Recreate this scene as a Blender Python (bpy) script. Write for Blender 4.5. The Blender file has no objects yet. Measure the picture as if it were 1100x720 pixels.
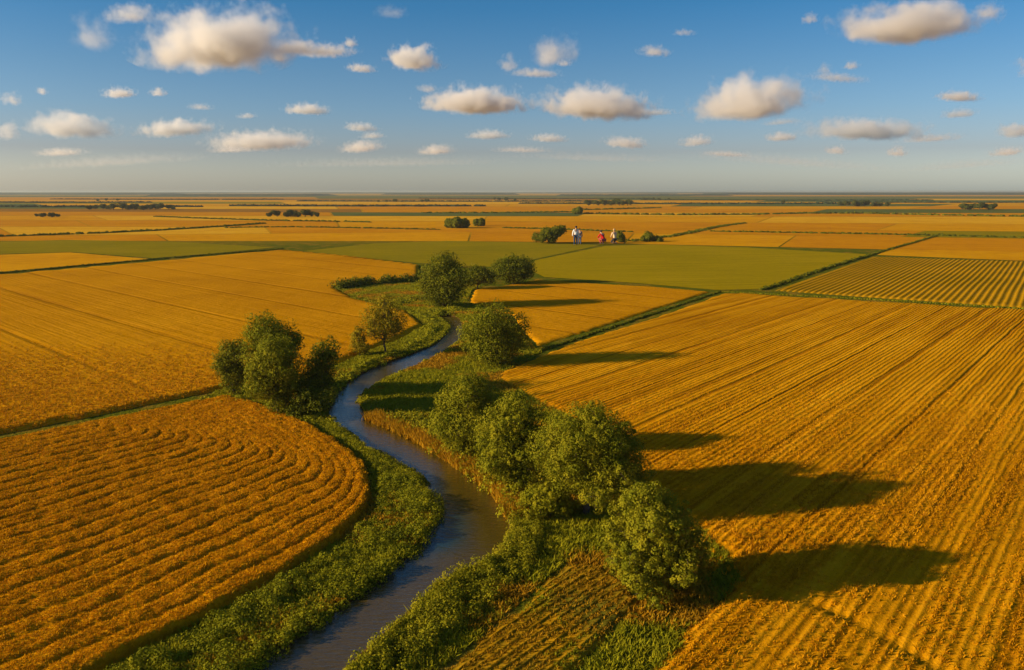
import bpy, math, random
import numpy as np
from mathutils import Vector

R = math.radians
sc = bpy.context.scene
COL = sc.collection

# ------------------------------------------------------------------ camera
F_PX = 863.0                      # focal length in pixels of the 1100 px wide photograph
PITCH = math.atan(154 / F_PX)
CAM_H = 20.0
cam_d = bpy.data.cameras.new("camera")
cam = bpy.data.objects.new("camera", cam_d); COL.objects.link(cam)
cam.location = (0, 0, CAM_H)
cam.rotation_euler = (R(90) - PITCH, 0, 0)
cam_d.sensor_width = 36
cam_d.lens = 36 * F_PX / 1100
cam_d.clip_start = 0.5
cam_d.clip_end = 300000
sc.camera = cam

# ------------------------------------------------------------------ sky, sun, exposure
SUN_EL = 16.8
SUN_HEAD = 78.0                   # compass heading of the shadows, clockwise from +Y
world = bpy.data.worlds.new("World"); sc.world = world
world.use_nodes = True
wn = world.node_tree; wn.nodes.clear()
wo = wn.nodes.new("ShaderNodeOutputWorld")
bg = wn.nodes.new("ShaderNodeBackground"); bg.inputs[1].default_value = 0.069
sky = wn.nodes.new("ShaderNodeTexSky"); sky.sky_type = 'NISHITA'
sky.sun_disc = False
sky.sun_elevation = R(SUN_EL)
sky.sun_rotation = R(SUN_HEAD + 180)
sky.air_density = 1.0; sky.dust_density = 1.1; sky.ozone_density = 4.0
sky.altitude = 0
# dust near the horizon and clear air above, paler warmer top added to fill shadows: tint of the sky by height of the direction
tcw = wn.nodes.new("ShaderNodeTexCoord"); spw = wn.nodes.new("ShaderNodeSeparateXYZ")
wn.links.new(tcw.outputs['Generated'], spw.inputs[0])
rw = wn.nodes.new("ShaderNodeValToRGB"); wn.links.new(spw.outputs[2], rw.inputs[0])
er = rw.color_ramp.elements
stops = [(0.0, (.95, .90, .92)), (.047, (.56, .50, .55)), (.094, (.42, .47, .54)), (.137, (.33, .43, .50)), (.21, (.17, .375, .475)), (.42, (.20, .35, .44)), (.62, (.46, .43, .42))]
while len(er) < len(stops): er.new(.5)
for el, (p_, c_) in zip(er, stops): el.position = p_; el.color = (*c_, 1)
hs = wn.nodes.new("ShaderNodeVectorMath"); hs.operation = 'MULTIPLY'
wn.links.new(sky.outputs[0], hs.inputs[0]); wn.links.new(rw.outputs[0], hs.inputs[1])
hs2 = wn.nodes.new("ShaderNodeVectorMath"); hs2.operation = 'SCALE'; hs2.inputs['Scale'].default_value = 2.24
wn.links.new(hs.outputs[0], hs2.inputs[0])
wn.links.new(hs2.outputs[0], bg.inputs[0]); wn.links.new(bg.outputs[0], wo.inputs[0])

sun_d = bpy.data.lights.new("sun", 'SUN'); sun_d.energy = 5.0; sun_d.angle = R(0.6)
sun_d.color = (1.0, 0.77, 0.48)
sun = bpy.data.objects.new("sun", sun_d); COL.objects.link(sun)
hd = R(SUN_HEAD)
sdir = Vector((math.sin(hd) * math.cos(R(SUN_EL)), math.cos(hd) * math.cos(R(SUN_EL)), -math.sin(R(SUN_EL))))
sun.rotation_euler = sdir.to_track_quat('-Z', 'Y').to_euler()
sun.location = (-60, -20, 60)

vs = sc.view_settings
vs.view_transform = 'Standard'; vs.look = 'None'; vs.gamma = 1.0; vs.use_curve_mapping = False
vs.exposure = 0.66
sc.render.engine = 'CYCLES'
cy = sc.cycles
cy.use_denoising = True
cy.max_bounces = 6; cy.diffuse_bounces = 3; cy.glossy_bounces = 2; cy.transmission_bounces = 3
cy.volume_bounces = 4; cy.transparent_max_bounces = 8
cy.volume_step_rate = 1.0; cy.volume_max_steps = 256
cy.sample_clamp_indirect = 4.0

# ------------------------------------------------------------------ pixel <-> ground
CP, SP = math.cos(PITCH), math.sin(PITCH)
def ray(px, py):
    dx = (px - 550) / F_PX; dy = -(py - 360) / F_PX
    return dx, CP + dy * SP, -SP + dy * CP
def G(px, py, z=0.0):
    dx, fy, fz = ray(px, py)
    t = (CAM_H - z) / -fz
    return (dx * t, fy * t)
def V(px, py, Y):                 # point seen at a pixel, on the upright plane at distance Y
    dx, fy, fz = ray(px, py)
    t = Y / fy
    return np.array((dx * t, Y, CAM_H + fz * t))
def poly(pts): return np.array([G(*p) for p in pts])

# ------------------------------------------------------------------ mesh helpers
def tag(o, label=None, cat=None, group=None, kind=None):
    if label: o['label'] = label
    if cat: o['category'] = cat
    if group: o['group'] = group
    if kind: o['kind'] = kind
    return o

def mesh_np(name, verts, faces, mat=None, parent=None, smooth=False, attrs=None):
    """faces: (n,k) int array, all faces with k corners"""
    verts = np.asarray(verts, dtype=np.float32); faces = np.asarray(faces, dtype=np.int32)
    me = bpy.data.meshes.new(name)
    n, k = faces.shape
    me.vertices.add(len(verts)); me.vertices.foreach_set("co", verts.ravel())
    me.loops.add(n * k); me.loops.foreach_set("vertex_index", faces.ravel())
    me.polygons.add(n)
    me.polygons.foreach_set("loop_start", np.arange(n, dtype=np.int32) * k)
    me.polygons.foreach_set("loop_total", np.full(n, k, dtype=np.int32))
    if smooth: me.polygons.foreach_set("use_smooth", np.ones(n, dtype=bool))
    if attrs:
        for an, av in attrs.items():
            a = me.attributes.new(an, 'FLOAT', 'POINT')
            a.data.foreach_set("value", np.asarray(av, dtype=np.float32))
    me.update(calc_edges=True)
    if mat: me.materials.append(mat)
    o = bpy.data.objects.new(name, me); COL.objects.link(o)
    if parent: o.parent = parent
    return o

def empty(name, loc):
    o = bpy.data.objects.new(name, None); COL.objects.link(o)
    o.location = loc; o.empty_display_size = 0.5
    return o

def seg_dist(P, X, Y):
    """distance from points to an open polyline"""
    d2 = np.full(X.shape, 1e18)
    for (x0, y0), (x1, y1) in zip(P[:-1], P[1:]):
        vx, vy = x1 - x0, y1 - y0
        L = vx * vx + vy * vy + 1e-12
        t = np.clip(((X - x0) * vx + (Y - y0) * vy) / L, 0, 1)
        d2 = np.minimum(d2, (X - x0 - t * vx) ** 2 + (Y - y0 - t * vy) ** 2)
    return np.sqrt(d2)
def inside(P, X, Y):
    r = np.zeros(X.shape, bool)
    n = len(P)
    for i in range(n):
        x0, y0 = P[i]; x1, y1 = P[(i + 1) % n]
        if y0 == y1: continue
        c = ((y0 > Y) != (y1 > Y)) & (X < (x1 - x0) * (Y - y0) / (y1 - y0) + x0)
        r ^= c
    return r
def sd(P, X, Y):
    """positive inside"""
    d = seg_dist(np.vstack([P, P[:1]]), X, Y)
    return np.where(inside(P, X, Y), d, -d)
def smooth_line(P, it=2, closed=False):
    P = np.asarray(P, float)
    for _ in range(it):
        Q = np.roll(P, -1, 0) if closed else P[1:]
        A = P if closed else P[:-1]
        N = np.empty((2 * len(A), 2)); N[0::2] = A * .75 + Q * .25; N[1::2] = A * .25 + Q * .75
        if not closed: N = np.vstack([P[:1], N, P[-1:]])
        P = N
    return P
def sstep(a, b, x):
    t = np.clip((x - a) / (b - a), 0, 1); return t * t * (3 - 2 * t)

# cheap tileable-free value noise
_rng0 = np.random.default_rng(5)
_tab = _rng0.random((256, 256))
def vnoise(X, Y):
    xi = np.floor(X).astype(int); yi = np.floor(Y).astype(int)
    fx = X - xi; fy = Y - yi
    fx = fx * fx * (3 - 2 * fx); fy = fy * fy * (3 - 2 * fy)
    a = _tab[xi & 255, yi & 255]; b = _tab[(xi + 1) & 255, yi & 255]
    c = _tab[xi & 255, (yi + 1) & 255]; d = _tab[(xi + 1) & 255, (yi + 1) & 255]
    return (a * (1 - fx) + b * fx) * (1 - fy) + (c * (1 - fx) + d * fx) * fy
def fbm(X, Y, o=3):
    s = 0; a = 1; t = 0
    for k in range(o):
        s = s + a * vnoise(X * 2 ** k + 17.3 * k, Y * 2 ** k + 9.1 * k); t += a; a *= .5
    return s / t

def grid_mesh(name, xs, ys, zf, mat, keep=None, smooth=True, T=None, attrs=None, **kw):
    """sheet z=zf(X,Y); T maps (u,v) to (X,Y); keep masks vertices whose cells stay"""
    U, W = np.meshgrid(xs, ys)
    X, Y = T(U, W) if T else (U, W)
    res = zf(X, Y)
    Z = res[0] if isinstance(res, tuple) else res
    at = res[1] if isinstance(res, tuple) else None
    nx, ny = len(xs), len(ys)
    idx = np.arange(nx * ny).reshape(ny, nx)
    F = np.stack([idx[:-1, :-1], idx[:-1, 1:], idx[1:, 1:], idx[1:, :-1]], -1).reshape(-1, 4)
    if keep is not None:
        K = keep(X, Y).ravel()
        F = F[K[F].any(1)]
    used, inv = np.unique(F, return_inverse=True)
    F = inv.reshape(F.shape)
    vv = np.stack([X.ravel(), Y.ravel(), Z.ravel()], -1)[used]
    A = {k: v.ravel()[used] for k, v in at.items()} if at else None
    return mesh_np(name, vv, F, mat, smooth=smooth, attrs=A, **kw)

# ------------------------------------------------------------------ materials
class NT:
    def __init__(s, name):
        s.m = bpy.data.materials.new(name); s.m.use_nodes = True
        s.t = s.m.node_tree; s.t.nodes.clear()
        s.out = s.t.nodes.new("ShaderNodeOutputMaterial")
    def n(s, typ, **kw):
        x = s.t.nodes.new(typ)
        for k, v in kw.items(): setattr(x, k, v)
        return x
    def l(s, a, b): s.t.links.new(a, b)
    def val(s, x, sock):
        if isinstance(x, (int, float)): sock.default_value = x
        elif isinstance(x, tuple): sock.default_value = x if len(x) == len(sock.default_value) else (*x, 1)
        else: s.l(x, sock)
    def math(s, op, a, b=0.0, c=None):
        x = s.n("ShaderNodeMath", operation=op)
        s.val(a, x.inputs[0]); s.val(b, x.inputs[1])
        if c is not None: s.val(c, x.inputs[2])
        return x.outputs[0]
    def pos(s): return s.n("ShaderNodeNewGeometry").outputs['Position']
    def scale(s, v, xyz, rot=0.0):
        m = s.n("ShaderNodeMapping"); s.l(v, m.inputs[0])
        m.inputs['Scale'].default_value = xyz; m.inputs['Rotation'].default_value = (0, 0, rot)
        return m.outputs[0]
    def noise(s, v, sc_, det=3, rough=.55):
        x = s.n("ShaderNodeTexNoise"); s.l(v, x.inputs['Vector'])
        x.inputs['Scale'].default_value = sc_; x.inputs['Detail'].default_value = det
        x.inputs['Roughness'].default_value = rough
        return x.outputs[0]
    def ramp(s, f, stops):
        x = s.n("ShaderNodeValToRGB"); s.l(f, x.inputs[0])
        e = x.color_ramp.elements
        while len(e) < len(stops): e.new(0.5)
        for el, (p, c) in zip(e, stops):
            el.position = p; el.color = (*c, 1) if len(c) == 3 else c
        return x.outputs[0]
    def mix(s, f, a, b, mode='MIX'):
        x = s.n("ShaderNodeMix", data_type='RGBA', blend_type=mode)
        s.val(f, x.inputs[0]); s.val(a, x.inputs[6]); s.val(b, x.inputs[7])
        return x.outputs[2]
    def mr(s, f, a, b, c=0.0, d=1.0):
        x = s.n("ShaderNodeMapRange"); s.l(f, x.inputs[0])
        for i, v in enumerate((a, b, c, d)): x.inputs[i + 1].default_value = v
        return x.outputs[0]
    def attr(s, name):
        return s.n("ShaderNodeAttribute", attribute_name=name).outputs['Fac']
    def bump(s, h, dist, strength=1.0):
        x = s.n("ShaderNodeBump"); s.l(h, x.inputs['Height'])
        x.inputs['Distance'].default_value = dist; x.inputs['Strength'].default_value = strength
        return x.outputs[0]
    def finish(s, col, rough=.8, normal=None, spec=.15, transl=0.0):
        p = s.n("ShaderNodeBsdfPrincipled")
        s.val(col, p.inputs['Base Color']); s.val(rough, p.inputs['Roughness'])
        p.inputs['Specular IOR Level'].default_value = spec
        if normal is not None: s.l(normal, p.inputs['Normal'])
        o = p.outputs[0]
        if transl:
            t = s.n("ShaderNodeBsdfTranslucent"); s.val(col, t.inputs[0])
            m = s.n("ShaderNodeMixShader"); m.inputs[0].default_value = transl
            s.l(o, m.inputs[1]); s.l(t.outputs[0], m.inputs[2]); o = m.outputs[0]
        s.l(o, s.out.inputs[0])
        return s.m

def plain(name, c, rough=.8):
    t = NT(name); p = t.pos()
    n = t.noise(p, 8, 3)
    return t.finish(t.mix(n, tuple(v * .8 for v in c), tuple(min(1, v * 1.2) for v in c)), rough)

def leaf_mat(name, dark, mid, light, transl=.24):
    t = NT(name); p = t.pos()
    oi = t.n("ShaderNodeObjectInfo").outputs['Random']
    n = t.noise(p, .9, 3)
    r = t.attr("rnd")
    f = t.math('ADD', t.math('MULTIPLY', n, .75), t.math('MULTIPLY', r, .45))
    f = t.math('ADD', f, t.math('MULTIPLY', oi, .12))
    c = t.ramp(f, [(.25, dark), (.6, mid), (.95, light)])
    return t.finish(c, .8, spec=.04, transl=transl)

STRAW_D, STRAW, STRAW_L = (.32, .125, .002), (.52, .235, .003), (.66, .33, .012)
def straw_mat(name, k=(1, 1, 1), sc_=1.0, transl=.2):
    t = NT(name); p = t.pos()
    n = t.noise(p, .35 * sc_, 4); r = t.attr("rnd")
    f = t.math('ADD', t.math('MULTIPLY', n, .7), t.math('MULTIPLY', r, .45))
    m = lambda c: tuple(a * b for a, b in zip(c, k))
    c = t.ramp(f, [(.2, m(STRAW_D)), (.58, m(STRAW)), (.95, m(STRAW_L))])
    return t.finish(c, 1.0, spec=.0, transl=transl)

def field_mat(name, base, dark, light, az=None, spacing=.55, rowamt=.5, trackamt=1.0, streak=.5, bump=.25, grain=3.0,
              track=None, attr=None, patch=None):
    """crop canopy: grain, streaks along the drilling direction, rows, wheel tracks"""
    t = NT(name); p = t.pos()
    grainf = t.noise(p, grain, 5, .65)
    big = t.noise(p, .03, 5, .6)
    f = t.math('ADD', t.math('MULTIPLY', grainf, .75), t.math('ADD', t.math('MULTIPLY', big, .8), -.225))
    h = t.math('MULTIPLY', grainf, .5)
    if az is not None:
        rp = t.scale(p, (1, 1, 1), R(az))           # after the turn: x across the rows, y along them
        warp = t.noise(t.scale(rp, (.5, .12, 0)), 1.0, 2)
        sep = t.n("ShaderNodeSeparateXYZ"); t.l(rp, sep.inputs[0])
        u = t.math('ADD', sep.outputs[0], t.math('MULTIPLY', warp, .5))
        st = t.noise(t.scale(rp, (.9, .02, 0)), 1.0, 4, .6)
        f = t.math('ADD', f, t.math('MULTIPLY', t.math('SUBTRACT', st, .5), streak * 1.6))
        row = t.math('SINE', t.math('MULTIPLY', u, 2 * math.pi / spacing))
        row = t.math('MULTIPLY_ADD', row, .5, .5)
        h = t.math('ADD', h, t.math('MULTIPLY', row, rowamt))
        h = t.math('ADD', h, t.math('MULTIPLY', st, .8))
        f = t.math('ADD', f, t.math('MULTIPLY', t.math('SUBTRACT', row, .5), rowamt * .35))  # darker between rows: soil colour that also stands in for furrow shadow
        if track:
            w = t.math('ABSOLUTE', t.math('SINE', t.math('MULTIPLY', t.math('ADD', u, t.math('MULTIPLY', t.noise(t.scale(rp, (0.1, .0, 0)), 1., 1), 6)), math.pi / track)))
            w = t.mr(w, .0, .16)
            f = t.math('ADD', f, t.math('MULTIPLY', t.math('SUBTRACT', w, 1), .22 * trackamt))
            h = t.math('ADD', h, t.math('MULTIPLY', w, .6 * trackamt))
    if attr:
        a = t.attr(attr)
        f = t.math('ADD', f, t.math('MULTIPLY', t.math('SUBTRACT', a, .75), .55))
    f = t.math('SUBTRACT', f, .05)
    c = t.ramp(f, [(.15, dark), (.5, base), (.85, light)])
    if patch:
        pn = t.mr(t.noise(p, patch[1], 4), .45, .62)
        c = t.mix(t.math('MULTIPLY', pn, patch[2]), c, patch[0])
    return t.finish(c, 1.0, t.bump(h, bump), spec=.0)

GOLD = dict(base=(.53, .232, .002), dark=(.31, .118, .001), light=(.66, .31, .006))
M = {}
M['gold_main'] = field_mat('crop_right', **GOLD, az=38.6, spacing=.52, rowamt=.4, track=6.0, bump=.17, streak=.95, grain=6.5, trackamt=1.3)
M['gold_left'] = field_mat('crop_left', **GOLD, az=134, spacing=.8, rowamt=.06, streak=.16, bump=.18, grain=2.2, track=14.0, trackamt=.8)
M['gold_loop'] = field_mat('crop_loop', (.56, .25, .002), (.36, .15, .002), (.68, .32, .006), attr='row', bump=.3, grain=3.5)
M['gold_far'] = field_mat('crop_far', (.60, .275, .003), (.44, .18, .002), (.68, .34, .006), az=60, streak=.5, bump=.1, grain=.25, rowamt=.0)
M['gold_far2'] = field_mat('crop_far_orange', (.54, .22, .003), (.40, .15, .002), (.62, .28, .005), az=80, streak=.5, bump=.1, grain=.25, rowamt=0)
M['gold_pale'] = field_mat('crop_far_pale', (.66, .34, .012), (.50, .22, .005), (.72, .40, .03), az=85, streak=.6, bump=.1, grain=.2, rowamt=0)
M['green_far'] = field_mat('green_far', (.10, .12, .03), (.07, .085, .02), (.15, .16, .04), az=85, streak=.5, bump=.1, grain=.05, rowamt=0)
M['brown_far'] = field_mat('soil_far', (.28, .13, .015), (.17, .08, .01), (.38, .2, .02), az=85, streak=.6, bump=.1, grain=.2, rowamt=0)
M['green_near'] = field_mat('green_crop', (.30, .215, .003), (.23, .17, .002), (.37, .25, .005), az=80, streak=.8, bump=.15, grain=.6, rowamt=0, spacing=2)
M['green_dark'] = field_mat('green_crop_dark', (.24, .185, .005), (.19, .15, .004), (.30, .215, .006), az=80, streak=.8, bump=.15, grain=.5, rowamt=0)
M['striped'] = field_mat('striped_crop', (.44, .22, .004), (.22, .14, .003), (.56, .28, .006), attr='row', bump=.12, grain=1.5)
M['stubble'] = field_mat('stubble', (.32, .17, .004), (.17, .11, .004), (.46, .24, .006), az=38.6, spacing=.5, rowamt=.9, bump=.22, streak=.5,
                         patch=((.085, .10, .010), .16, .8))
def ground_mat():
    t = NT('grass_ground'); p = t.pos()
    a = t.noise(p, .22, 4); b = t.noise(p, 2.5, 4, .65)
    g = t.ramp(b, [(.3, (.045, .06, .005)), (.55, (.12, .13, .007)), (.8, (.19, .175, .010))])
    d = t.ramp(b, [(.3, (.17, .10, .012)), (.7, (.36, .22, .02))])
    c = t.mix(t.mr(a, .5, .68), g, d)
    sg = t.n("ShaderNodeSeparateXYZ"); t.l(p, sg.inputs[0])
    far = t.mr(sg.outputs[1], 300, 400)
    c = t.mix(far, c, t.ramp(t.noise(t.scale(p, (1, 4, 1)), .004, 4), [(.3, (.26, .15, .006)), (.55, (.48, .24, .006)), (.75, (.58, .30, .012))]))
    w = t.attr('wet')
    c = t.mix(w, c, (.085, .045, .012))
    return t.finish(c, 1.0, t.bump(b, .25), spec=.0)
M['ground'] = ground_mat()
M['leaf'] = leaf_mat('leaves_green', (.055, .075, .004), (.165, .17, .006), (.31, .265, .010))
M['leaf_dark'] = leaf_mat('leaves_dark', (.038, .056, .004), (.11, .122, .006), (.23, .21, .010))
M['leaf_dry'] = leaf_mat('leaves_dry', (.11, .095, .004), (.23, .18, .006), (.38, .28, .010))
M['leaf_far'] = leaf_mat('leaves_far', (.035, .045, .009), (.06, .07, .012), (.10, .105, .018), transl=.1)
M['bank_leaf'] = leaf_mat('bank_leaves', (.07, .085, .004), (.205, .205, .006), (.37, .32, .010))
M['bank_leaf_y'] = leaf_mat('bank_leaves_yellow', (.08, .10, .004), (.21, .20, .006), (.36, .30, .010))
M['grass'] = leaf_mat('grass_blades', (.10, .12, .004), (.235, .23, .006), (.38, .32, .010))
M['grass_dry'] = leaf_mat('grass_dry', (.22, .125, .005), (.38, .20, .006), (.52, .28, .012))
M['straw'] = straw_mat('straw')
M['straw_loop'] = straw_mat('straw_loop', (1.1, 1.13, 1.))
M['bark'] = plain('bark', (.10, .07, .045), .9)
M['forest'] = leaf_mat('forest_belt', (.022, .035, .016), (.035, .05, .02), (.05, .065, .025), transl=0)

def water_mat():
    t = NT('water'); p = t.pos()
    n1 = t.noise(t.scale(p, (1.6, 5, 1), R(-35)), .8, 3); n2 = t.noise(t.scale(p, (1, 2.2, 1), R(-30)), 6, 2)
    h = t.math('ADD', n1, t.math('MULTIPLY', n2, .25))
    s = t.attr('bank_refl')
    c = t.mix(s, (.010, .042, .058), (.075, .050, .006))  # brown along the right bank: reflection of bank and trees painted into the colour
    b = t.n("ShaderNodeBsdfPrincipled")
    t.l(c, b.inputs['Base Color']); b.inputs['Roughness'].default_value = .12
    b.inputs['IOR'].default_value = 1.45
    b.inputs['Specular IOR Level'].default_value = 1.0
    t.l(t.bump(h, .10, .45), b.inputs['Normal'])
    t.l(b.outputs[0], t.out.inputs[0])
    return t.m
M['water'] = water_mat()

# ------------------------------------------------------------------ outlines on the ground (traced once, in metres)
riv_L = [(60, 860), (150, 790), (273, 716), (360, 657), (440, 599), (470, 560), (471, 538), (453, 516), (427, 497), (395, 480), (352, 449),
         (356, 428), (372, 411), (400, 395), (440, 381), (470, 369), (485, 353), (482, 347), (470, 340)]
riv_R = [(478, 334), (494, 342), (499, 352), (497, 364), (474, 380), (440, 395), (411, 409), (388, 423), (384, 436), (400, 449), (440, 467),
         (473, 489), (510, 512), (536, 533), (548, 560), (540, 585), (523, 601), (480, 615), (420, 670), (367, 716), (300, 790), (240, 860)]
RL = smooth_line(poly(riv_L)); RR = smooth_line(poly(riv_R))
RIVER = np.vstack([RL, RR])

def ground_z(X, Y):
    s = -sd(RIVER, X, Y)                       # distance outside the water
    k = sstep(-1.6, .45, s)
    z = -1.15 + 1.15 * k
    z = z + (fbm(X * .5, Y * .5) - .5) * .07 * sstep(.2, 2, s) * (np.abs(X) < 200) * (Y < 200)
    wet = 1 - sstep(.1, .8, s + (vnoise(X * 1.3, Y * 1.3) - .5) * .5)
    return z, {'wet': wet}
def graded(a, b, step, far_lo, far_hi, g=1.22):
    c = list(np.arange(a, b + 1e-6, step))
    s = step
    lo, hi = [], []
    x = a
    while x > far_lo: s *= g; x -= s; lo.append(x)
    s = step; x = b
    while x < far_hi: s *= g; x += s; hi.append(x)
    return np.array(lo[::-1] + c + hi)
o = grid_mesh('ground', graded(-32, 24, .22, -32000, 32000), graded(24, 135, .22, -2000, 32000), ground_z, M['ground'])
tag(o, 'green and dry grassy ground of the plain under the fields', kind='structure')

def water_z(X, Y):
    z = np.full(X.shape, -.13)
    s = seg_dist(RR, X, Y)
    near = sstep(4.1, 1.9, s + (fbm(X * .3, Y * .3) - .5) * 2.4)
    return z, {'bank_refl': near}
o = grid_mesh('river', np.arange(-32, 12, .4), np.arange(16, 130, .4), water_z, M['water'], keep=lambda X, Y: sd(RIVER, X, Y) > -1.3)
tag(o, 'narrow winding river of dark blue water with painted brown bank reflections between green banks', kind='structure')

# ------------------------------------------------------------------ fields
def wob(P, n=3): return smooth_line(P, n, closed=True)
# F1: the looped field, lower left
loop_edge = smooth_line(poly([(-260, 1150), (-60, 860), (110, 722), (180, 687), (250, 652), (320, 612), (372, 577), (398, 545), (402, 517), (388, 492), (355, 470), (312, 450),
                              (275, 436), (248, 429)]), 3)
top_edge = poly([(248, 429), (235, 430), (120, 453), (0, 477), (-200, 520)])
F1 = np.vstack([loop_edge, top_edge[1:], poly([(-500, 620), (-800, 900)])])
NROW = 23.0
row_top = poly([(560, 388), (248, 427), (120, 453), (0, 477), (-200, 520), (-500, 600)])
row_bottom = np.vstack([poly([(110, 722), (250, 652), (320, 612), (372, 577)]), poly([(440, 536), (520, 488), (600, 450)])])
_b0 = row_bottom[0]; _bd = row_bottom[0] - row_bottom[1]; row_bottom = np.vstack([_b0 + _bd * 8, row_bottom])
row_right = smooth_line(poly([(372, 577), (398, 545), (402, 517), (388, 492), (355, 470), (312, 450), (275, 436), (248, 429)]), 2)
def crop_z(P, h, edge, rowf=None, rough=.18, nf=1.6, ramp=.5):
    def f(X, Y):
        s = sd(P, X, Y) + (fbm(X * .8, Y * .8) - .5) * edge
        k = sstep(-.15, ramp, s)
        z = -.45 + (.45 + h) * k
        n = (fbm(X * nf, Y * nf) - .5)
        at = {}
        if rowf is not None:
            r = rowf(X, Y); at['row'] = r
            z = z - (1 - r) * h * .26 * k
        z = z + n * rough * k
        return z, at
    return f
def loop_row(X, Y):
    d1 = seg_dist(row_bottom, X, Y); d2 = seg_dist(row_top, X, Y); dr = seg_dist(row_right, X, Y)
    w = d2 + 30
    ta = d1 / (d1 + d2 + 1e-6) * NROW
    tb = dr / .60
    k = 2.2                                     # smooth minimum: rows turn up beside the river edge
    hh = np.clip(.5 + .5 * (tb - ta) / k, 0, 1)
    t = (tb * (1 - hh) + ta * hh - k * hh * (1 - hh)) / NROW
    t = t + (fbm(X * .25, Y * .25) - .5) * .022 + (fbm(X * 1.3, Y * 1.3) - .5) * .012
    s = np.abs(np.sin(np.pi * t * NROW))
    r = sstep(.0, .75, s)
    fade = (1 - .75 * sstep(13, 4, d2 + .35 * dr)) * (.45 + .75 * fbm(X * .4 + 3, Y * .4))
    return 1 - (1 - r) * fade
o = grid_mesh('wheat_field', np.arange(-75, -7, .16), np.arange(22, 82, .16), crop_z(F1, .5, .5, loop_row), M['gold_loop'],
              keep=lambda X, Y: sd(F1, X, Y) > -.4)
tag(o, 'orange crop field with curved rows looping beside the river bend', kind='structure')
# F2: big left field
F2 = poly([(-250, 313), (0, 296), (150, 283), (305, 269), (370, 275), (452, 285), (452, 299), (400, 303), (362, 310), (385, 322), (440, 335), (458, 350),
           (430, 366), (396, 378), (375, 388), (352, 398), (335, 408), (300, 412), (262, 415), (235, 421), (120, 445), (0, 469), (-200, 512), (-400, 480)])
o = grid_mesh('wheat_field', graded(-60, -8, .5, -240, -7, 1.06), graded(55, 120, .5, 54, 300, 1.03), crop_z(F2, .42, .6, rough=.12, nf=1.1, ramp=1.2), M['gold_left'],
              keep=lambda X, Y: sd(F2, X, Y) > -1.2)
tag(o, 'wide golden crop field on the left bank above the looped field', kind='structure')
# F7
F7 = poly([(575, 300), (640, 305), (700, 308), (768, 314), (700, 336), (640, 356), (575, 376), (560, 360), (545, 340), (500, 325), (505, 312), (560, 304)])
o = grid_mesh('wheat_field', np.arange(-12, 50, .45), np.arange(98, 185, .45), crop_z(F7, .2, .8, rough=.10, nf=1.1, ramp=1.5), M['gold_left'],
              keep=lambda X, Y: sd(F7, X, Y) > -1.2)
tag(o, 'wedge of golden crop between the green field and the big right field', kind='structure')
# F8: big right field, sheet aligned with its rows
F8 = poly([(776, 314), (1100, 332.7), (1400, 356), (2600, 600), (2600, 1200), (560, 1200), (678, 722), (715, 676), (748, 646), (772, 622), (770, 606), (738, 575), (690, 535),
           (650, 490), (610, 455), (565, 432), (532, 412), (524, 402), (570, 384), (610, 368), (700, 341)])
a = R(38.6)
def T8(U, W): return U * math.cos(a) + W * math.sin(a), -U * math.sin(a) + W * math.cos(a)
TRK = poly([(790, 622), (830, 640), (886, 655), (945, 684), (1008, 722), (1100, 775)])
def z8(X, Y):
    z, at = crop_z(F8, .24, .8, rough=.10, nf=1.5, ramp=1.7)(X, Y)
    z = np.where(z < 0, z * .4, z)
    d = seg_dist(TRK, X, Y)
    z = z - .16 * (1 - sstep(.1, .7, d)) * (.4 + fbm(X, Y))
    u = X * math.cos(a) - Y * math.sin(a)
    z = z + .040 * np.sin(u * 2 * np.pi / .52 + 3 * fbm(X * .1, Y * .1)) * sstep(80, 32, Y) * (.35 + 1.2 * np.clip(fbm(X * .35, Y * .35 + 8) - .2, 0, 1))
    z = z + .11 * (fbm(u * .75, (X * math.sin(a) + Y * math.cos(a)) * .05, 2) - .5)
    for c in (-2.2, 9.3, 12.1, 21.0):
        pass
    return z, at
o = grid_mesh('wheat_field', graded(-72, 20, .16, -73, 60, 1.04), graded(18, 80, .4, 17, 215, 1.03), z8, M['gold_main'], T=T8,
              keep=lambda X, Y: sd(F8, X, Y) > -1.0)
tag(o, 'large golden crop field with straight rows on the right of the river', kind='structure')
# F10: stubble strip at the bottom
F10 = poly([(395, 760), (455, 722), (520, 672), (575, 622), (600, 600), (650, 605), (700, 632), (700, 650), (655, 700), (600, 770), (500, 900), (300, 900)])
o = grid_mesh('stubble_field', np.arange(-9, 10, .14), np.arange(20, 44, .14), crop_z(F10, .16, 1.2, rough=.10, nf=2.5, ramp=1.2), M['stubble'],
              keep=lambda X, Y: sd(F10, X, Y) > -.6)
tag(o, 'small stubble field mixed with green weeds between the bank shrubs and the big field', kind='structure')
# striped field
F9 = poly([(829, 312.4), (936, 276), (1100, 281.3), (1400, 290), (1500, 362), (1100, 331.6)])
b9 = R(34.2)
def T9(U, W): return U * math.cos(b9) + W * math.sin(b9), -U * math.sin(b9) + W * math.cos(b9)
def z9(X, Y):
    u = X * math.cos(b9) - Y * math.sin(b9)
    r = .5 + .5 * np.sin(u * 2 * np.pi / 1.22 + 2.5 * fbm(X * .03, Y * .03))
    k = sstep(-.3, 1.2, sd(F9, X, Y))
    return -.4 + (.5 + .17 * r) * k, {'row': r * .9 + .25}
o = grid_mesh('striped_field', np.arange(-130, 60, .2), np.arange(120, 330, 2.0), z9, M['striped'], T=T9, keep=lambda X, Y: sd(F9, X, Y) > -2)
tag(o, 'striped field of raised gold and green rows at the right edge', kind='structure')

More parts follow.
